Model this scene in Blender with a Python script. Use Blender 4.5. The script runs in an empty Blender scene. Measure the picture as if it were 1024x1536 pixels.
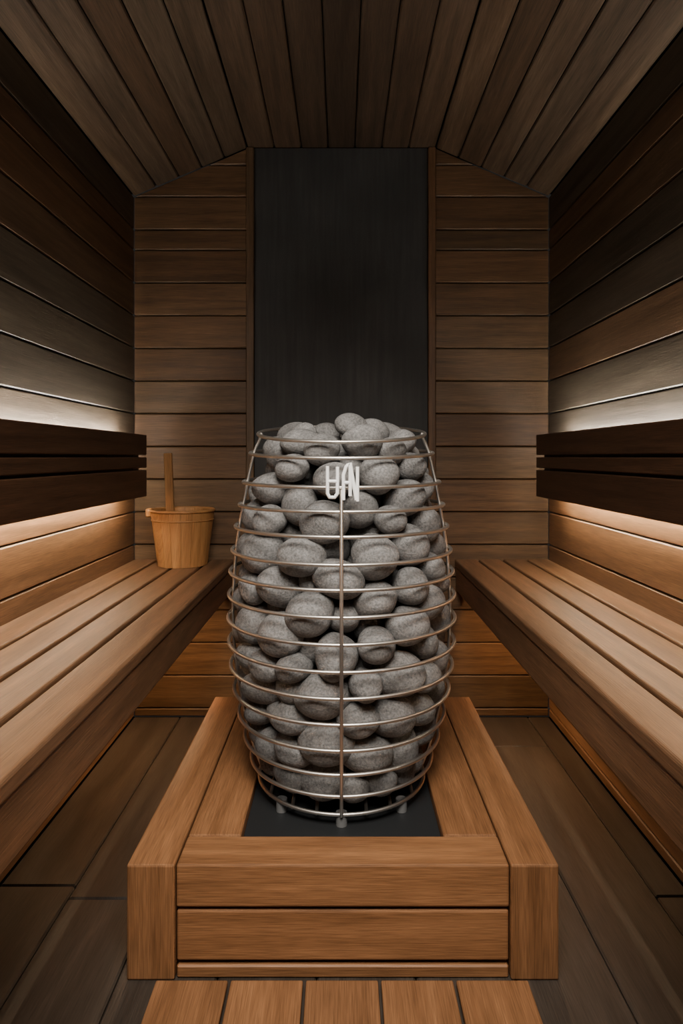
import bpy, bmesh, math, random
import numpy as np
from mathutils import Matrix, Vector
random.seed(7); rng=np.random.default_rng(11)
S=bpy.context.scene
F=960.0; CX=512.0; HY=685.0; CH=1.049
YB=2.582; XW=0.836; YF=-0.8
ZT=2.294; XF=0.379; ZW=2.098

# ---------------------------------------------------------------- materials
def nd(nt,t,**k):
    n=nt.nodes.new(t)
    for a,b in k.items(): setattr(n,a,b)
    return n
def wood(name,dark,light,alt=None,rough=0.5,tone=0.45,streak=40,bump=0.3,spec=0.35):
    m=bpy.data.materials.new(name); m.use_nodes=True; nt=m.node_tree; L=nt.links
    b=nt.nodes['Principled BSDF']
    uv=nd(nt,'ShaderNodeUVMap',uv_map='grain')
    mp=nd(nt,'ShaderNodeMapping'); mp.inputs['Scale'].default_value=(2.2,streak,1)
    L.new(uv.outputs[0],mp.inputs[0])
    n1=nd(nt,'ShaderNodeTexNoise'); n1.inputs['Scale'].default_value=1; n1.inputs['Detail'].default_value=5; n1.inputs['Distortion'].default_value=0.6
    L.new(mp.outputs[0],n1.inputs['Vector'])
    mp2=nd(nt,'ShaderNodeMapping'); mp2.inputs['Scale'].default_value=(14,420,1)
    L.new(uv.outputs[0],mp2.inputs[0])
    n2=nd(nt,'ShaderNodeTexNoise'); n2.inputs['Scale'].default_value=1; n2.inputs['Detail'].default_value=3
    L.new(mp2.outputs[0],n2.inputs['Vector'])
    at=nd(nt,'ShaderNodeAttribute',attribute_name='tone')
    cr=nd(nt,'ShaderNodeValToRGB')
    cr.color_ramp.elements[0].position=0.3; cr.color_ramp.elements[0].color=(*dark,1)
    cr.color_ramp.elements[1].position=0.72; cr.color_ramp.elements[1].color=(*light,1)
    L.new(n1.outputs[0],cr.inputs[0])
    col=cr.outputs[0]
    sep=nd(nt,'ShaderNodeSeparateColor'); L.new(at.outputs['Color'],sep.inputs[0])
    if alt:
        mx=nd(nt,'ShaderNodeMix',data_type='RGBA',blend_type='MULTIPLY')
        L.new(sep.outputs[1],mx.inputs[0]); L.new(col,mx.inputs[6]); mx.inputs[7].default_value=(*alt,1)
        col=mx.outputs[2]
    mr=nd(nt,'ShaderNodeMapRange'); mr.inputs[3].default_value=1-tone; mr.inputs[4].default_value=1+tone
    L.new(sep.outputs[0],mr.inputs[0])
    mr2=nd(nt,'ShaderNodeMapRange'); mr2.inputs[1].default_value=0.3; mr2.inputs[2].default_value=0.7
    mr2.inputs[3].default_value=0.66; mr2.inputs[4].default_value=1.22
    L.new(n2.outputs[0],mr2.inputs[0])
    mu=nd(nt,'ShaderNodeMath',operation='MULTIPLY'); L.new(mr.outputs[0],mu.inputs[0]); L.new(mr2.outputs[0],mu.inputs[1])
    vm=nd(nt,'ShaderNodeVectorMath',operation='SCALE'); L.new(col,vm.inputs[0]); L.new(mu.outputs[0],vm.inputs['Scale'])
    L.new(vm.outputs[0],b.inputs['Base Color'])
    b.inputs['Roughness'].default_value=rough
    b.inputs['Specular IOR Level'].default_value=spec
    bp=nd(nt,'ShaderNodeBump'); bp.inputs['Strength'].default_value=bump; bp.inputs['Distance'].default_value=0.0015
    ad=nd(nt,'ShaderNodeMath',operation='ADD'); L.new(n1.outputs[0],ad.inputs[0]); L.new(n2.outputs[0],ad.inputs[1])
    L.new(ad.outputs[0],bp.inputs['Height']); L.new(bp.outputs[0],b.inputs['Normal'])
    return m
def plain(name,c,rough=0.6,metal=0,noise=0,nscale=30,bump=0,spec=.5):
    m=bpy.data.materials.new(name); m.use_nodes=True; nt=m.node_tree; L=nt.links
    b=nt.nodes['Principled BSDF']; b.inputs['Base Color'].default_value=(*c,1)
    b.inputs['Roughness'].default_value=rough; b.inputs['Metallic'].default_value=metal
    b.inputs['Specular IOR Level'].default_value=spec
    if noise or bump:
        tc=nd(nt,'ShaderNodeTexCoord'); n=nd(nt,'ShaderNodeTexNoise'); n.inputs['Scale'].default_value=nscale; n.inputs['Detail'].default_value=6
        n.inputs['Roughness'].default_value=.65
        L.new(tc.outputs['Object'],n.inputs['Vector'])
        n3=nd(nt,'ShaderNodeTexNoise'); n3.inputs['Scale'].default_value=nscale/12; n3.inputs['Detail'].default_value=3
        L.new(tc.outputs['Object'],n3.inputs['Vector'])
        mr=nd(nt,'ShaderNodeMapRange'); mr.inputs[1].default_value=.3; mr.inputs[2].default_value=.7
        mr.inputs[3].default_value=1-noise; mr.inputs[4].default_value=1+noise
        L.new(n.outputs[0],mr.inputs[0])
        mr3=nd(nt,'ShaderNodeMapRange'); mr3.inputs[1].default_value=.3; mr3.inputs[2].default_value=.7
        mr3.inputs[3].default_value=.72; mr3.inputs[4].default_value=1.28
        L.new(n3.outputs[0],mr3.inputs[0])
        mm=nd(nt,'ShaderNodeMath',operation='MULTIPLY'); L.new(mr.outputs[0],mm.inputs[0]); L.new(mr3.outputs[0],mm.inputs[1])
        vm=nd(nt,'ShaderNodeVectorMath',operation='SCALE'); vm.inputs[0].default_value=c; L.new(mm.outputs[0],vm.inputs['Scale'])
        L.new(vm.outputs[0],b.inputs['Base Color'])
        if bump:
            bp=nd(nt,'ShaderNodeBump'); bp.inputs['Strength'].default_value=bump; bp.inputs['Distance'].default_value=0.003
            L.new(n.outputs[0],bp.inputs['Height']); L.new(bp.outputs[0],b.inputs['Normal'])
    return m
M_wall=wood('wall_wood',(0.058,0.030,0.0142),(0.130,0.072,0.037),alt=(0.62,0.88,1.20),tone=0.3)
M_back=wood('back_wall_wood',(0.070,0.036,0.0165),(0.140,0.075,0.036),alt=(0.85,.97,1.05),tone=0.18)
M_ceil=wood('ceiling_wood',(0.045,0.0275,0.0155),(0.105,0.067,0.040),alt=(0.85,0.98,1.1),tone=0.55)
M_bench=wood('bench_wood',(0.100,0.050,0.0235),(0.185,0.096,0.048),tone=0.13,streak=28,rough=0.5)
M_plat=wood('platform_wood',(0.165,0.073,0.029),(0.28,0.130,0.055),tone=0.12,streak=30,rough=0.5)
M_rest=wood('backrest_wood',(0.034,0.015,0.007),(0.066,0.031,0.015),tone=0.12)
M_floor=wood('floor_wood',(0.034,0.026,0.020),(0.066,0.051,0.040),tone=0.15,rough=0.32,streak=18,bump=0.15)
M_dark=plain('dark_gap',(0.003,0.0025,0.002),0.9,spec=.1)
M_bucket=wood('bucket_wood',(0.24,0.110,0.036),(0.36,0.178,0.065),tone=0.08,streak=30)
M_steel=plain('brushed_steel',(0.62,0.585,0.54),0.4,1.0)
M_pan=plain('pan_black',(0.012,0.013,0.014),0.5,0.0)
M_leg=plain('leg_grey',(0.12,0.12,0.12),0.5)
M_white=plain('emblem_white',(0.85,0.85,0.83),0.45)
M_stone=plain('stone',(0.158,0.154,0.150),0.9,noise=0.5,nscale=190,bump=0.9,spec=.3)

def slate():
    m=bpy.data.materials.new('slate'); m.use_nodes=True; nt=m.node_tree; L=nt.links
    b=nt.nodes['Principled BSDF']; tc=nd(nt,'ShaderNodeTexCoord')
    mp=nd(nt,'ShaderNodeMapping'); mp.inputs['Scale'].default_value=(60,1,3.5); L.new(tc.outputs['Object'],mp.inputs[0])
    n=nd(nt,'ShaderNodeTexNoise'); n.inputs['Scale'].default_value=1; n.inputs['Detail'].default_value=7; L.new(mp.outputs[0],n.inputs['Vector'])
    n2=nd(nt,'ShaderNodeTexNoise'); n2.inputs['Scale'].default_value=5; n2.inputs['Detail'].default_value=6; L.new(tc.outputs['Object'],n2.inputs['Vector'])
    mu=nd(nt,'ShaderNodeMath',operation='MULTIPLY'); L.new(n.outputs[0],mu.inputs[0]); L.new(n2.outputs[0],mu.inputs[1])
    cr=nd(nt,'ShaderNodeValToRGB'); cr.color_ramp.elements[0].position=.12; cr.color_ramp.elements[0].color=(.016,.0165,.0165,1)
    cr.color_ramp.elements[1].position=.5; cr.color_ramp.elements[1].color=(.038,.038,.037,1)
    L.new(mu.outputs[0],cr.inputs[0]); L.new(cr.outputs[0],b.inputs['Base Color']); b.inputs['Roughness'].default_value=.7
    return m
M_slate=slate()

# ---------------------------------------------------------------- mesh builder
class MB:
    """collects bevelled boards; every board has its own grain UV + tone"""
    def __init__(s): s.bm=bmesh.new(); s.uv=s.bm.loops.layers.uv.new('grain'); s.tn=s.bm.loops.layers.float_color.new('tone'); s.mats=[]
    def mi(s,m):
        if m not in s.mats: s.mats.append(m)
        return s.mats.index(m)
    def _add(s,t,mat,ax,mtx,tone,alt):
        tuv=t.loops.layers.uv.new('grain'); tt=t.loops.layers.float_color.new('tone')
        ou,ov=random.uniform(0,60),random.uniform(0,60)
        tone=random.random() if tone is None else tone
        alt=random.random() if alt is None else alt
        i=s.mi(mat); o=[k for k in range(3) if k!=ax]
        bmesh.ops.recalc_face_normals(t,faces=t.faces)
        for f in t.faces:
            f.material_index=i; f.smooth=False
            end=abs(f.normal[ax])>.9
            for l in f.loops:
                c=l.vert.co
                l[tuv].uv=(c[o[1]]+ou,c[o[0]]+ov) if end else (c[ax]+ou,c[o[0]]+c[o[1]]+ov)
                l[tt]=(tone,alt,0,1)
        if mtx: t.transform(mtx)
        me=bpy.data.meshes.new('t'); t.to_mesh(me); t.free()
        s.bm.from_mesh(me); bpy.data.meshes.remove(me)
    def box(s,x0,x1,y0,y1,z0,z1,mat,ax=1,bev=0.003,mtx=None,tone=None,alt=None,seg=1):
        t=bmesh.new(); bmesh.ops.create_cube(t,size=1)
        for v in t.verts: v.co=((x0+x1)/2+v.co.x*(x1-x0),(y0+y1)/2+v.co.y*(y1-y0),(z0+z1)/2+v.co.z*(z1-z0))
        if bev: bmesh.ops.bevel(t,geom=list(t.edges),offset=bev,segments=seg,affect='EDGES',profile=0.5)
        s._add(t,mat,ax,mtx,tone,alt)
    def prism(s,poly,y0,y1,mat,ax=0,bev=0.003,tone=None,alt=None):
        t=bmesh.new(); a=[t.verts.new((p[0],y0,p[1])) for p in poly]; b=[t.verts.new((p[0],y1,p[1])) for p in poly]
        n=len(poly); t.faces.new(a); t.faces.new(b[::-1])
        for i in range(n): t.faces.new((a[i],b[i],b[(i+1)%n],a[(i+1)%n]))
        if bev: bmesh.ops.bevel(t,geom=list(t.edges),offset=bev,segments=1,affect='EDGES')
        s._add(t,mat,ax,None,tone,alt)
    def tube(s,pts,r,mat,closed=False,n=10,tone=.5):
        t=bmesh.new(); P=[Vector(p) for p in pts]; N=len(P); rings=[]; up=None
        for i,p in enumerate(P):
            if closed: d=(P[(i+1)%N]-P[i-1]).normalized()
            else: d=(P[min(i+1,N-1)]-P[max(i-1,0)]).normalized()
            if up is None:
                up=Vector((0,0,1)) if abs(d.z)<.9 else Vector((0,1,0))
            u=(up-d*up.dot(d)).normalized(); w=d.cross(u); up=u
            rr=r[i] if isinstance(r,(list,tuple)) else r
            rings.append([t.verts.new(p+rr*(math.cos(2*math.pi*k/n)*u+math.sin(2*math.pi*k/n)*w)) for k in range(n)])
        for i in range(N if closed else N-1):
            A,B=rings[i],rings[(i+1)%N]
            for k in range(n): t.faces.new((A[k],A[(k+1)%n],B[(k+1)%n],B[k]))
        if not closed: t.faces.new(rings[0]); t.faces.new(rings[-1][::-1])
        s._add(t,mat,0,None,tone,.5)
    def obj(s,name,parent=None,smooth=False,loc=None):
        me=bpy.data.meshes.new(name)
        if smooth:
            for f in s.bm.faces: f.smooth=True
        s.bm.to_mesh(me); s.bm.free()
        for m in s.mats: me.materials.append(m)
        o=bpy.data.objects.new(name,me); S.collection.objects.link(o)
        if smooth:
            me.set_sharp_from_angle(angle=math.radians(50))
        if parent: o.parent=parent
        return o
def empty(name,loc=(0,0,0)):
    e=bpy.data.objects.new(name,None); e.location=(0,0,0); S.collection.objects.link(e); return e

# ---------------------------------------------------------------- room shell
rows=[0.0,0.034,0.166,0.298,0.43,0.562,0.694,0.826,0.958,1.09,1.223,1.355,1.487,1.619,1.751,1.883,1.965,2.098]
g=0.0018
# side walls
for side,sg in (('left',-1),('right',1)):
    mb=MB()
    xa,xb=sorted((sg*XW,sg*(XW+.02)))
    for i in range(len(rows)-1):
        lo=rows[i+1]<0.96
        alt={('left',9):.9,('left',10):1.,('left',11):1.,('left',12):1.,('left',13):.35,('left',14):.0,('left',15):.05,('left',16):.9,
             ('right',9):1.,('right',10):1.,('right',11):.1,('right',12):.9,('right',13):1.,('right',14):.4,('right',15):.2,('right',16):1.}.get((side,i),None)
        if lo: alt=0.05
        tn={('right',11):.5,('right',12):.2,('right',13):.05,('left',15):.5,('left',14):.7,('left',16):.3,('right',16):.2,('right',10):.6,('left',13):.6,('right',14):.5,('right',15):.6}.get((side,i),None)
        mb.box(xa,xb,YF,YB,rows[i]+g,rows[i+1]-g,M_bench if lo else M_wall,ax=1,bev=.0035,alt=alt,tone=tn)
    xa,xb=sorted((sg*(XW+.02),sg*(XW+.05)))
    mb.box(xa,xb,YF,YB,0,ZW,M_dark,bev=0)
    mb.obj('wall_'+side)
# back & front wall
def clip(poly,f):
    out=[]
    for i,p in enumerate(poly):
        q=poly[(i+1)%len(poly)]; a,b=f(p),f(q)
        if a>=0: out.append(p)
        if a*b<0:
            t=a/(a-b); out.append((p[0]+t*(q[0]-p[0]),p[1]+t*(q[1]-p[1])))
    return out
rowsb=rows+[2.226,2.294]
PX0,PX1=-0.35,0.347      # slate panel
TX0,TX1=-0.382,0.378     # outer edge of trims
def gable(name,y0,y1,yb0,yb1,split):
    mb=MB()
    for i in range(len(rowsb)-1):
        for (xa,xb) in (((-XW,TX0),(TX1,XW)) if split else ((-XW,0),(0,XW))):
            poly=[(xa,rowsb[i]+g),(xb,rowsb[i]+g),(xb,rowsb[i+1]-g),(xa,rowsb[i+1]-g)]
            s=-1 if xa<0 and xb<=0 else 1
            poly=clip(poly,lambda p:(ZT-(ZT-ZW)*(s*p[0]-XF)/(XW-XF))-p[1]-.0005)
            if len(poly)>=3:
                h=max(p[1] for p in poly)-min(p[1] for p in poly)
                w=max(p[0] for p in poly)-min(p[0] for p in poly)
                if h>.01 and w>.01:
                    mb.prism(poly,y0,y1,M_back,bev=.0035)
    mb.prism([(-XW,0),(XW,0),(XW,ZW),(XF,ZT),(-XF,ZT),(-XW,ZW)],yb0,yb1,M_dark,bev=0)
    return mb.obj(name)
gable('wall_back',YB,YB+.02,YB+.02,YB+.05,True)
gable('wall_front',YF-.02,YF,YF-.05,YF-.02,False)
# slate panel + trims
mb=MB(); mb.box(PX0,PX1,YB-.004,YB+.02,0,ZT-.002,M_slate,bev=.001); mb.obj('slate_heat_shield')
mb=MB(); mb.box(TX0,PX0-.001,YB-.018,YB+.02,0,ZT-.003,M_back,ax=2,bev=.003,tone=.4); mb.obj('trim_1')
mb=MB(); mb.box(PX1+.001,TX1,YB-.018,YB+.02,0,ZT-.003,M_back,ax=2,bev=.003,tone=.4); mb.obj('trim_2')
# ceiling
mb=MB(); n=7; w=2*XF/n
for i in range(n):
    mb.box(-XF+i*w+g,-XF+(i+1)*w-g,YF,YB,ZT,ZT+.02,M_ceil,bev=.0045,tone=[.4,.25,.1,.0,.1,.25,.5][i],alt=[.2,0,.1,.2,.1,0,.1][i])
sl=math.hypot(XW-XF,ZT-ZW); ang=math.atan2(ZT-ZW,XW-XF); k=5; w=sl/k
for sg in (-1,1):
    for i in range(k):
        mt=Matrix.Translation((sg*XF,0,ZT))@Matrix.Rotation(sg*ang,4,'Y')
        x0,x1=sorted((sg*(i*w+g),sg*((i+1)*w-g)))
        mb.box(x0,x1,YF,YB,0,.02,M_ceil,bev=.0045,mtx=mt,tone=random.uniform(.4,.85))
    mb.prism([(sg*XF,ZT+.02),(sg*XF,ZT+.05),(sg*(XW+.05),ZW+.05),(sg*(XW+.05),ZW+.02)],YF-.05,YB+.05,M_dark,bev=0)
mb.box(-XF,XF,YF-.05,YB+.05,ZT+.02,ZT+.05,M_dark,bev=0)
mb.obj('ceiling')
# floor
mb=MB()
xs=[-XW]+[-.65,-.45,-.25,-.05,.15,.35,.55,.75]+[XW]
for i in range(len(xs)-1):
    offs={1:1.52,2:1.52-.6}.get(i,random.uniform(.2,1.6))
    cuts=sorted([YF,YB]+[c for c in (offs-1.2,offs,offs+1.2) if YF+.1<c<YB-.1])
    for a,b in zip(cuts[:-1],cuts[1:]):
        mb.box(xs[i]+g*.6,xs[i+1]-g*.6,a+g*.6,b-g*.6,-.02,0,M_floor,bev=.004)
mb.box(-XW-.05,XW+.05,YF-.05,YB+.05,-.05,-.02,M_dark,bev=0)
mb.obj('floor')

# ---------------------------------------------------------------- duckboard
mb=MB(); 
for i in range(5):
    x0=-.369+i*.148
    mb.box(x0+.003,x0+.145,-.2,1.264,.006,.016,M_plat,bev=.003,seg=2)
for yy in (-.1,.5,1.1): mb.box(-.36,.365,yy,yy+.05,0,.007,M_dark,ax=0,bev=0)
mb.obj('duckboard')

# ---------------------------------------------------------------- benches
SZ=.637
def bench(sg,xf):
    mb=MB(); ww=XW-.004; span=ww-xf; n=4; gap=.011; w=(span-gap*(n-1))/n
    y0,y1=-.6,YB-.004
    for i in range(n):
        a=xf+i*(w+gap); b=a+w
        x0,x1=sorted((sg*a,sg*b))
        mb.box(x0,x1,y0,y1,SZ-.032,SZ,M_bench,bev=.006,seg=3)
    x0,x1=sorted((sg*(xf+.004),sg*(xf+.045)))
    mb.box(x0,x1,y0,y1,SZ-.125,SZ-.0325,M_bench,bev=.005,seg=2,tone=.4)
    for yy in (-.4,.3,1.0,1.7,2.4):
        x0,x1=sorted((sg*(xf+.046),sg*ww))
        mb.box(x0,x1,yy,yy+.045,SZ-.11,SZ-.033,M_rest,ax=0,bev=.002)
    return mb.obj('sauna_bench',smooth=False)
bench(-1,.43); bench(1,.455)

# ---------------------------------------------------------------- backrests with led strips
def emis(name,c,st):
    m=bpy.data.materials.new(name); m.use_nodes=True; nt=m.node_tree
    nt.nodes.remove(nt.nodes['Principled BSDF']); e=nd(nt,'ShaderNodeEmission'); e.inputs[0].default_value=(*c,1); e.inputs[1].default_value=st
    nt.links.new(e.outputs[0],nt.nodes['Material Output'].inputs[0]); return m
E_up=emis('led_white',(1,.93,.83),24); E_dn=emis('led_warm',(1,.78,.50),13)
E_us=emis('led_white_side',(1,.94,.86),340); E_ds=emis('led_warm_side',(1,.81,.55),330)
E_ue=emis('led_white_end',(1,.92,.80),80); E_de=emis('led_warm_end',(1,.77,.48),85)
E_ub=emis('led_underbench',(1,.64,.34),270)
def backrest(sg):
    e=empty('bench_backrest'); y0,y1=-.6,2.375; xf=.722
    mb=MB(); x0,x1=sorted((sg*xf,sg*(xf+.028)))
    for a,b in ((1.055,1.13),(1.008,1.047),(.902,1.0)):
        mb.box(x0,x1,y0,y1,a,b,M_rest,bev=.003,seg=2)
    x0,x1=sorted((sg*(xf+.028),sg*(XW-.001)))
    for yy in (-.5,.2,.9,1.6,2.3): mb.box(x0,x1,yy,yy+.03,.95,1.06,M_rest,ax=0,bev=0)
    mb.obj('slats',e)
    mb=MB(); x0,x1=sorted((sg*(xf+.029),sg*(xf+.065)))
    mb.box(x0,x1,y0+.02,y1-.004,.922,1.108,M_rest,bev=.001); mb.obj('led_channel',e)
    mb=MB(); x0,x1=sorted((sg*(xf+.045),sg*(xf+.062)))
    mb.box(x0,x1,y0+.05,y1-.005,1.1085,1.111,E_up,bev=0)
    x2,x3=sorted((sg*(xf+.0655),sg*(xf+.0675)))
    x4,x5=sorted((sg*(xf+.04),sg*(xf+.0655)))
    mb.box(x2,x3,y0+.05,y1-.005,1.094,1.107,E_us,bev=0)
    mb.box(x4,x5,y1-.0035,y1-.001,1.085,1.106,E_ue,bev=0); mb.obj('led_strip_upper',e)
    mb=MB(); mb.box(x0,x1,y0+.05,y1-.005,.919,.9215,E_dn,bev=0)
    mb.box(x2,x3,y0+.05,y1-.005,.923,.933,E_ds,bev=0)
    mb.box(x4,x5,y1-.0035,y1-.001,.924,.942,E_de,bev=0); mb.obj('led_strip_lower',e)
backrest(-1); backrest(1)

# under-bench led bars
for sg,xf in ((-1,.43),(1,.455)):
    mb=MB(); x0,x1=sorted((sg*(xf+.047),sg*(xf+.065)))
    mb.box(x0,x1,2.15,2.395,SZ-.06,SZ-.035,E_ub,bev=0); mb.obj('underbench_light_strip')

# ---------------------------------------------------------------- platform
mb=MB(); PY0,PY1=1.28,2.18; ZP=.232; XP0,XP1=-.217,.22
XO0,XO1=-.430,.435
for a,b in ((XO0,-.334),(.339,XO1)):
    mb.box(a,b,PY0,PY1,.001,ZP,M_plat,ax=1,bev=.004,seg=2)
PYI=1.381; PYB=1.99
mb.box(-.331,.336,PY0+.002,PYI,.146,ZP-.001,M_plat,ax=0,bev=.004,seg=2)
mb.box(-.331,.336,PY0+.006,PYI-.02,.036,.137,M_plat,ax=0,bev=.004,seg=2)
mb.box(-.331,.336,PY0+.006,PYI-.02,.001,.026,M_plat,ax=0,bev=.003)
mb.box(-.331,XP0,PYI+.002,PY1,.14,ZP-.001,M_plat,bev=.004,seg=2)
mb.box(XP1,.336,PYI+.002,PY1,.14,ZP-.001,M_plat,bev=.004,seg=2)
mb.box(XP0+.002,XP1-.002,PYB,PY1,.14,ZP-.001,M_plat,ax=0,bev=.004,seg=2)
mb.box(-.333,.338,PY0+.03,PY1-.005,.001,.139,M_dark,bev=0)
PAN=.212
mb.box(XP0+.001,XP1-.001,PYI+.001,PYB-.001,.14,PAN,M_pan,bev=.001)
mb.obj('heater_platform')

# ---------------------------------------------------------------- heater
DH=1.655
heater=empty('sauna_heater')
ringpx=[(657,127),(686,139),(728,149),(768,155),(806,161),(848,166),(886,169),(927,171),(968,172),(1009,171),(1049,168),(1088,163),(1127,156),(1163,147),(1195,137),(1222,125)]
rings=[]
for py,hw in ringpx:
    r=DH*math.sin(math.atan(hw/F))-.003; z=CH-(py-HY)/F*(DH-r); rings.append([z,r,0])
rings[0]=[1.110,rings[0][1],.028]; rings[1][0]+=.012; rings[1][2]=.014; rings[2][2]=.005
mb=MB()
for z,r,tl in rings:
    pts=[(r*math.cos(t),DH+r*math.sin(t),z+tl*math.sin(t)) for t in np.linspace(0,2*math.pi,97)[:-1]]
    mb.tube(pts,.0044,M_steel,closed=True,n=10)
rz=[q[0] for q in rings][::-1]; rr_=[q[1] for q in rings][::-1]
def R(z): return np.interp(z,rz,rr_)
for th in (-90,0,90,180,45,135):
    t=math.radians(th); top=rings[2][0]-.01 if th==-90 else rings[0][0]+rings[0][2]*math.sin(t)
    zs=np.linspace(rings[-1][0],top,40)
    mb.tube([((R(z)-(-.006 if th==-90 else .008))*math.cos(t),DH+(R(z)-(-.006 if th==-90 else .008))*math.sin(t),z) for z in zs],.0042,M_steel,n=10)
zb=rings[-1][0]; rb=rings[-1][1]
for xx in np.linspace(-.17,.17,7):
    h=math.sqrt(rb*rb-xx*xx); mb.tube([(xx,DH-h,zb-.002),(xx,DH,zb-.004),(xx,DH+h,zb-.002)],.004,M_steel,n=8)
mb.obj('wire_basket',heater,smooth=True)
mb=MB()
for th in (-90,-90+45,-90-45,90,40,140):
    t=math.radians(th); x=.20*math.cos(t); y=DH+.20*math.sin(t)
    mb.tube([(x,y,PAN+.0005),(x,y,zb)],[.013,.013],M_leg,n=20)
mb.obj('feet',heater,smooth=True)
# emblem
def P(px,py,d): return ((px-CX)/F*d,d,CH-(py-HY)/F*d)
mb=MB(); dE=DH-rings[2][1]-.012
for st in ([(491,699),(491,740),(494,746),(502,746),(506,740),(506,700)],[(491,722),(506,722)],
           [(515,750),(515,712),(519,700),(525,694),(525,744)],[(515,724),(525,724)],
           [(525,694),(534,750)],[(536,752),(536,700)]):
    pts=[P(a,b,dE) for a,b in st]
    q=[]
    for a,b in zip(pts[:-1],pts[1:]):
        q+= [tuple(Vector(a).lerp(Vector(b),f)) for f in (0,.5)]
    q.append(pts[-1]); mb.tube(q,.0040,M_white,n=8)
mb.obj('emblem',heater,smooth=True)

# stones : relaxed packing inside basket
N=250
rad=rng.uniform(.038,.058,N)
prof_z=[.25]+rz[1:-1]+[1.10,1.135,1.165,1.19]
prof_r=[.205]+rr_[1:-1]+[.205,.185,.14,.07]
def RC(z): return np.interp(z,prof_z,prof_r)
def ztop(rho): return 1.185-.07*(rho/.2)**2
def room(p,r): # centre limits
    return p[2]+r*.85<ztop(math.hypot(p[0],p[1]))+.004
pos=np.zeros((N,3)); pos[:,2]=rng.uniform(.3,1.1,N)
a=rng.uniform(0,2*np.pi,N); q=np.sqrt(rng.uniform(0,1,N))*.22; pos[:,0]=q*np.cos(a); pos[:,1]=q*np.sin(a)
def relax(pos,rad,n,gr):
    for it in range(n):
        pos[:,2]-=gr
        d=pos[:,None]-pos[None]; dist=np.sqrt((d**2).sum(-1))+np.eye(len(pos))+1e-9
        ov=np.maximum(0,(rad[:,None]+rad[None])*.97-dist); np.fill_diagonal(ov,0)
        pos+=(d/dist[...,None]*ov[...,None]).sum(1)*.25
        lim=np.maximum(RC(np.minimum(pos[:,2],1.1))-.006-rad,0); rr=np.hypot(pos[:,0],pos[:,1])+1e-9
        s=np.minimum(1,lim/rr); pos[:,0]*=s; pos[:,1]*=s
        pos[:,2]=np.maximum(pos[:,2],.247+rad*.9)
        over=pos[:,2]+rad*.85-ztop(np.hypot(pos[:,0],pos[:,1]))
        pos[:,2]-=np.where(over>0,np.minimum(over,.004),0)
relax(pos,rad,500,.0006)
for rnd in range(3):
    keep=np.array([room(p,r+.0) for p,r in zip(pos,rad)]); pos=pos[keep]; rad=rad[keep]
    for it in range(6000):          # top up voids
        r=rng.uniform(.036,.054); z=rng.uniform(.3,1.17); qa=rng.uniform(0,6.283); lim=max(RC(z)-r-.006,.0) if z<1.08 else .17
        q=math.sqrt(rng.uniform(.2,1))*lim; p=np.array([q*math.cos(qa),q*math.sin(qa),z])
        if not room(p,r): continue
        if (np.sqrt(((pos-p)**2).sum(1))>(rad+r)*.86).all():
            pos=np.vstack([pos,p]); rad=np.append(rad,r)
    relax(pos,rad,80,.0002)
keep=np.array([room(p,r-.008) for p,r in zip(pos,rad)]); pos=pos[keep]; rad=rad[keep]
N=len(pos)
t=bmesh.new(); bmesh.ops.create_icosphere(t,subdivisions=4,radius=1)
bv=np.array([v.co[:] for v in t.verts]); bf=np.array([[v.index for v in f.verts] for f in t.faces]); t.free()
V=[];Fc=[]
for i in range(N):
    p=bv.copy(); dr=np.ones(len(p))
    for k in range(5):
        kv=rng.normal(0,1,3); kv*=rng.uniform(1.2,2.8)/np.linalg.norm(kv)
        dr+=rng.uniform(.02,.065)*np.sin(p@kv*1.2+rng.uniform(0,6.28))
    for k in range(3):
        kv=rng.normal(0,1,3); kv*=rng.uniform(4,7)/np.linalg.norm(kv)
        dr+=.007*np.sin(p@kv+rng.uniform(0,6.28))
    p*=dr[:,None]/dr.mean()
    p*=np.array([rng.uniform(1.0,1.25),rng.uniform(.92,1.08),rng.uniform(.80,.98)])
    az=rng.uniform(0,6.28); tx=rng.normal(0,.5); 
    Rm=np.array(Matrix.Rotation(az,3,'Z')@Matrix.Rotation(tx,3,'X'))
    p=p@Rm.T*rad[i]+pos[i]
    rr=np.hypot(p[:,0],p[:,1]); lim=RC(np.minimum(p[:,2],1.10))-.009
    ovr=np.where(p[:,2]<1.12,np.maximum(rr-lim,0),0).max(); c=np.hypot(pos[i,0],pos[i,1])
    if ovr>0 and c>1e-4: p[:,:2]-=pos[i,:2]/c*ovr
    p[:,2]+=max(0,.249-p[:,2].min())
    p[:,1]+=DH
    V.append(p); Fc.append(bf+i*len(bv))
V=np.concatenate(V); Fc=np.concatenate(Fc)
me=bpy.data.meshes.new('stones'); me.from_pydata(V.tolist(),[],Fc.tolist()); me.polygons.foreach_set('use_smooth',[True]*len(me.polygons))
me.materials.append(M_stone); o=bpy.data.objects.new('stones',me); S.collection.objects.link(o); o.parent=heater

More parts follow.
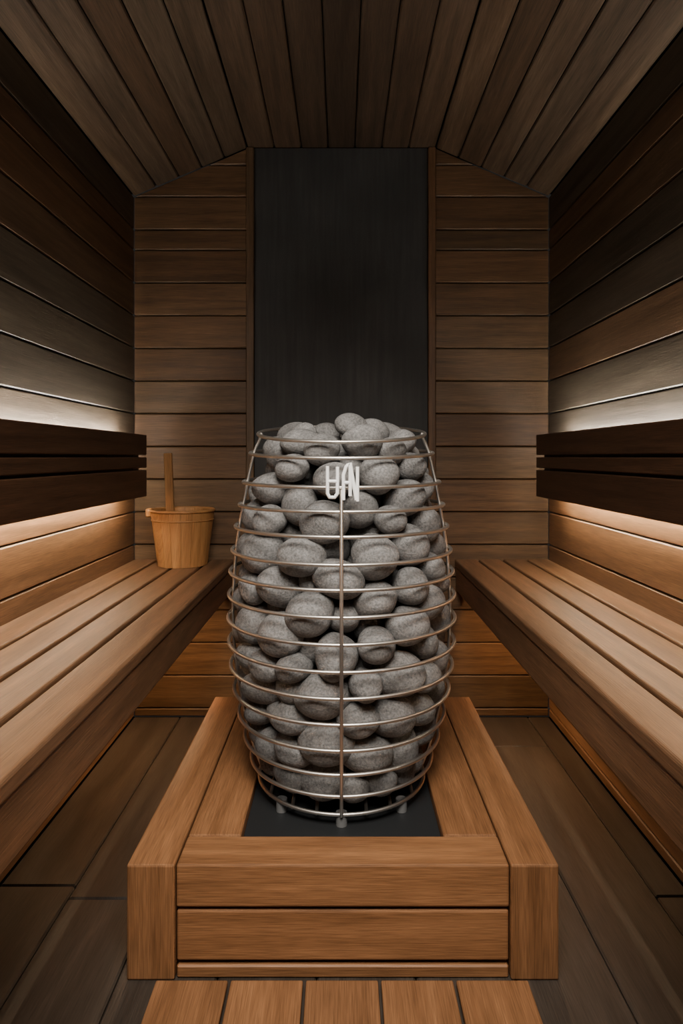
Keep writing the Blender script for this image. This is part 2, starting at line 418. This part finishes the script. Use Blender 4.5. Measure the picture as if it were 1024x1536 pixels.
# ---------------------------------------------------------------- bucket + ladle
BX,BY,BZ=-.606,2.445,SZ+.001
bk=empty('wooden_bucket'); mb=MB()
def stave_ring(nst,r0,r1,h,th):
    for i in range(nst):
        a0=2*math.pi*i/nst+.004; a1=2*math.pi*(i+1)/nst-.004
        t=bmesh.new(); rows_=[]
        for z,r in ((0,r0),(h,r1)):
            for q in (r,r-th):
                rows_.append([t.verts.new((BX+q*math.cos(a),BY+q*math.sin(a),BZ+z)) for a in np.linspace(a0,a1,4)])
        A,B,C,D=rows_
        for k in range(3):
            t.faces.new((A[k],A[k+1],C[k+1],C[k])); t.faces.new((B[k+1],B[k],D[k],D[k+1]))
            t.faces.new((A[k],B[k],B[k+1],A[k+1])); t.faces.new((C[k],C[k+1],D[k+1],D[k]))
        t.faces.new((A[0],C[0],D[0],B[0])); t.faces.new((A[3],B[3],D[3],C[3]))
        mb._add(t,M_bucket,2,None,None,.5)
stave_ring(18,.093,.119,.208,.013)
mb.tube([(BX,BY,BZ+.012),(BX,BY,BZ+.024)],[.083,.084],M_bucket,n=32)
mb.tube([(BX+.1175*math.cos(t),BY+.1175*math.sin(t),BZ+.207) for t in np.linspace(0,6.2832,49)[:-1]],.006,M_bucket,closed=True,n=8)
mb.tube([(BX+.1145*math.cos(t),BY+.1145*math.sin(t),BZ+.172) for t in np.linspace(0,6.2832,49)[:-1]],.0028,M_bucket,closed=True,n=8)
mb.box(BX-.138,BX-.110,BY-.02,BY+.02,BZ+.18,BZ+.214,M_bucket,ax=0,bev=.005)
mb.obj('staves',bk,smooth=True)
ld=empty('sauna_ladle'); mb=MB()
mtx=Matrix.Translation((BX-.03,BY-.04,BZ+.03))@Matrix.Rotation(math.radians(-1.5),4,'Y')@Matrix.Rotation(math.radians(3),4,'X')
mb.box(-.015,.015,-.008,.008,.02,.395,M_bucket,ax=2,bev=.003,mtx=mtx,tone=.2,seg=2)
mb.obj('handle',ld)
mb=MB(); mb.tube([(BX-.02,BY-.01,BZ+.028),(BX-.02,BY-.01,BZ+.07)],[.03,.036],M_bucket,n=24); mb.obj('cup',ld,smooth=True)

# ---------------------------------------------------------------- added fill light: invented tilted panel and rods, unseen above the viewer
e=empty('added_fill_panel')
tilt=math.radians(38); lc=Vector((0,.30,1.96)); lw,ll=.74,.80
mt=Matrix.Translation(lc)@Matrix.Rotation(tilt,4,'X')
mb=MB(); mb.box(-lw/2-.02,lw/2+.02,-ll/2-.02,ll/2+.02,.005,.03,M_steel,bev=.002,mtx=mt)
for sx in (-.3,.3):
    for sy in (-.3,.3):
        p=mt@Vector((sx,sy,.03)); mb.tube([tuple(p),(p.x,p.y,ZT)],.004,M_steel,n=8)
mb.obj('fill_housing',e)
l=bpy.data.lights.new('fill_lamp','AREA'); l.shape='RECTANGLE'; l.size=lw; l.size_y=ll; l.energy=17; l.color=(1,.93,.84); l.spread=math.radians(84)  # added fill aimed at heater and platform, not a known fixture
o=bpy.data.objects.new('fill_lamp',l); S.collection.objects.link(o); o.parent=e; o.location=lc; o.rotation_euler=(tilt,0,0)

w=bpy.data.worlds.new('world'); S.world=w; w.use_nodes=True
w.node_tree.nodes['Background'].inputs[0].default_value=(1,.92,.84,1); w.node_tree.nodes['Background'].inputs[1].default_value=.02

# ---------------------------------------------------------------- camera
c=bpy.data.cameras.new('camera'); c.lens=F/1536*36; c.sensor_width=36; c.shift_y=-(768-HY)/1536; c.clip_start=.02
o=bpy.data.objects.new('camera',c); S.collection.objects.link(o); o.location=(0,0,CH); o.rotation_euler=(math.pi/2,0,0)
S.camera=o
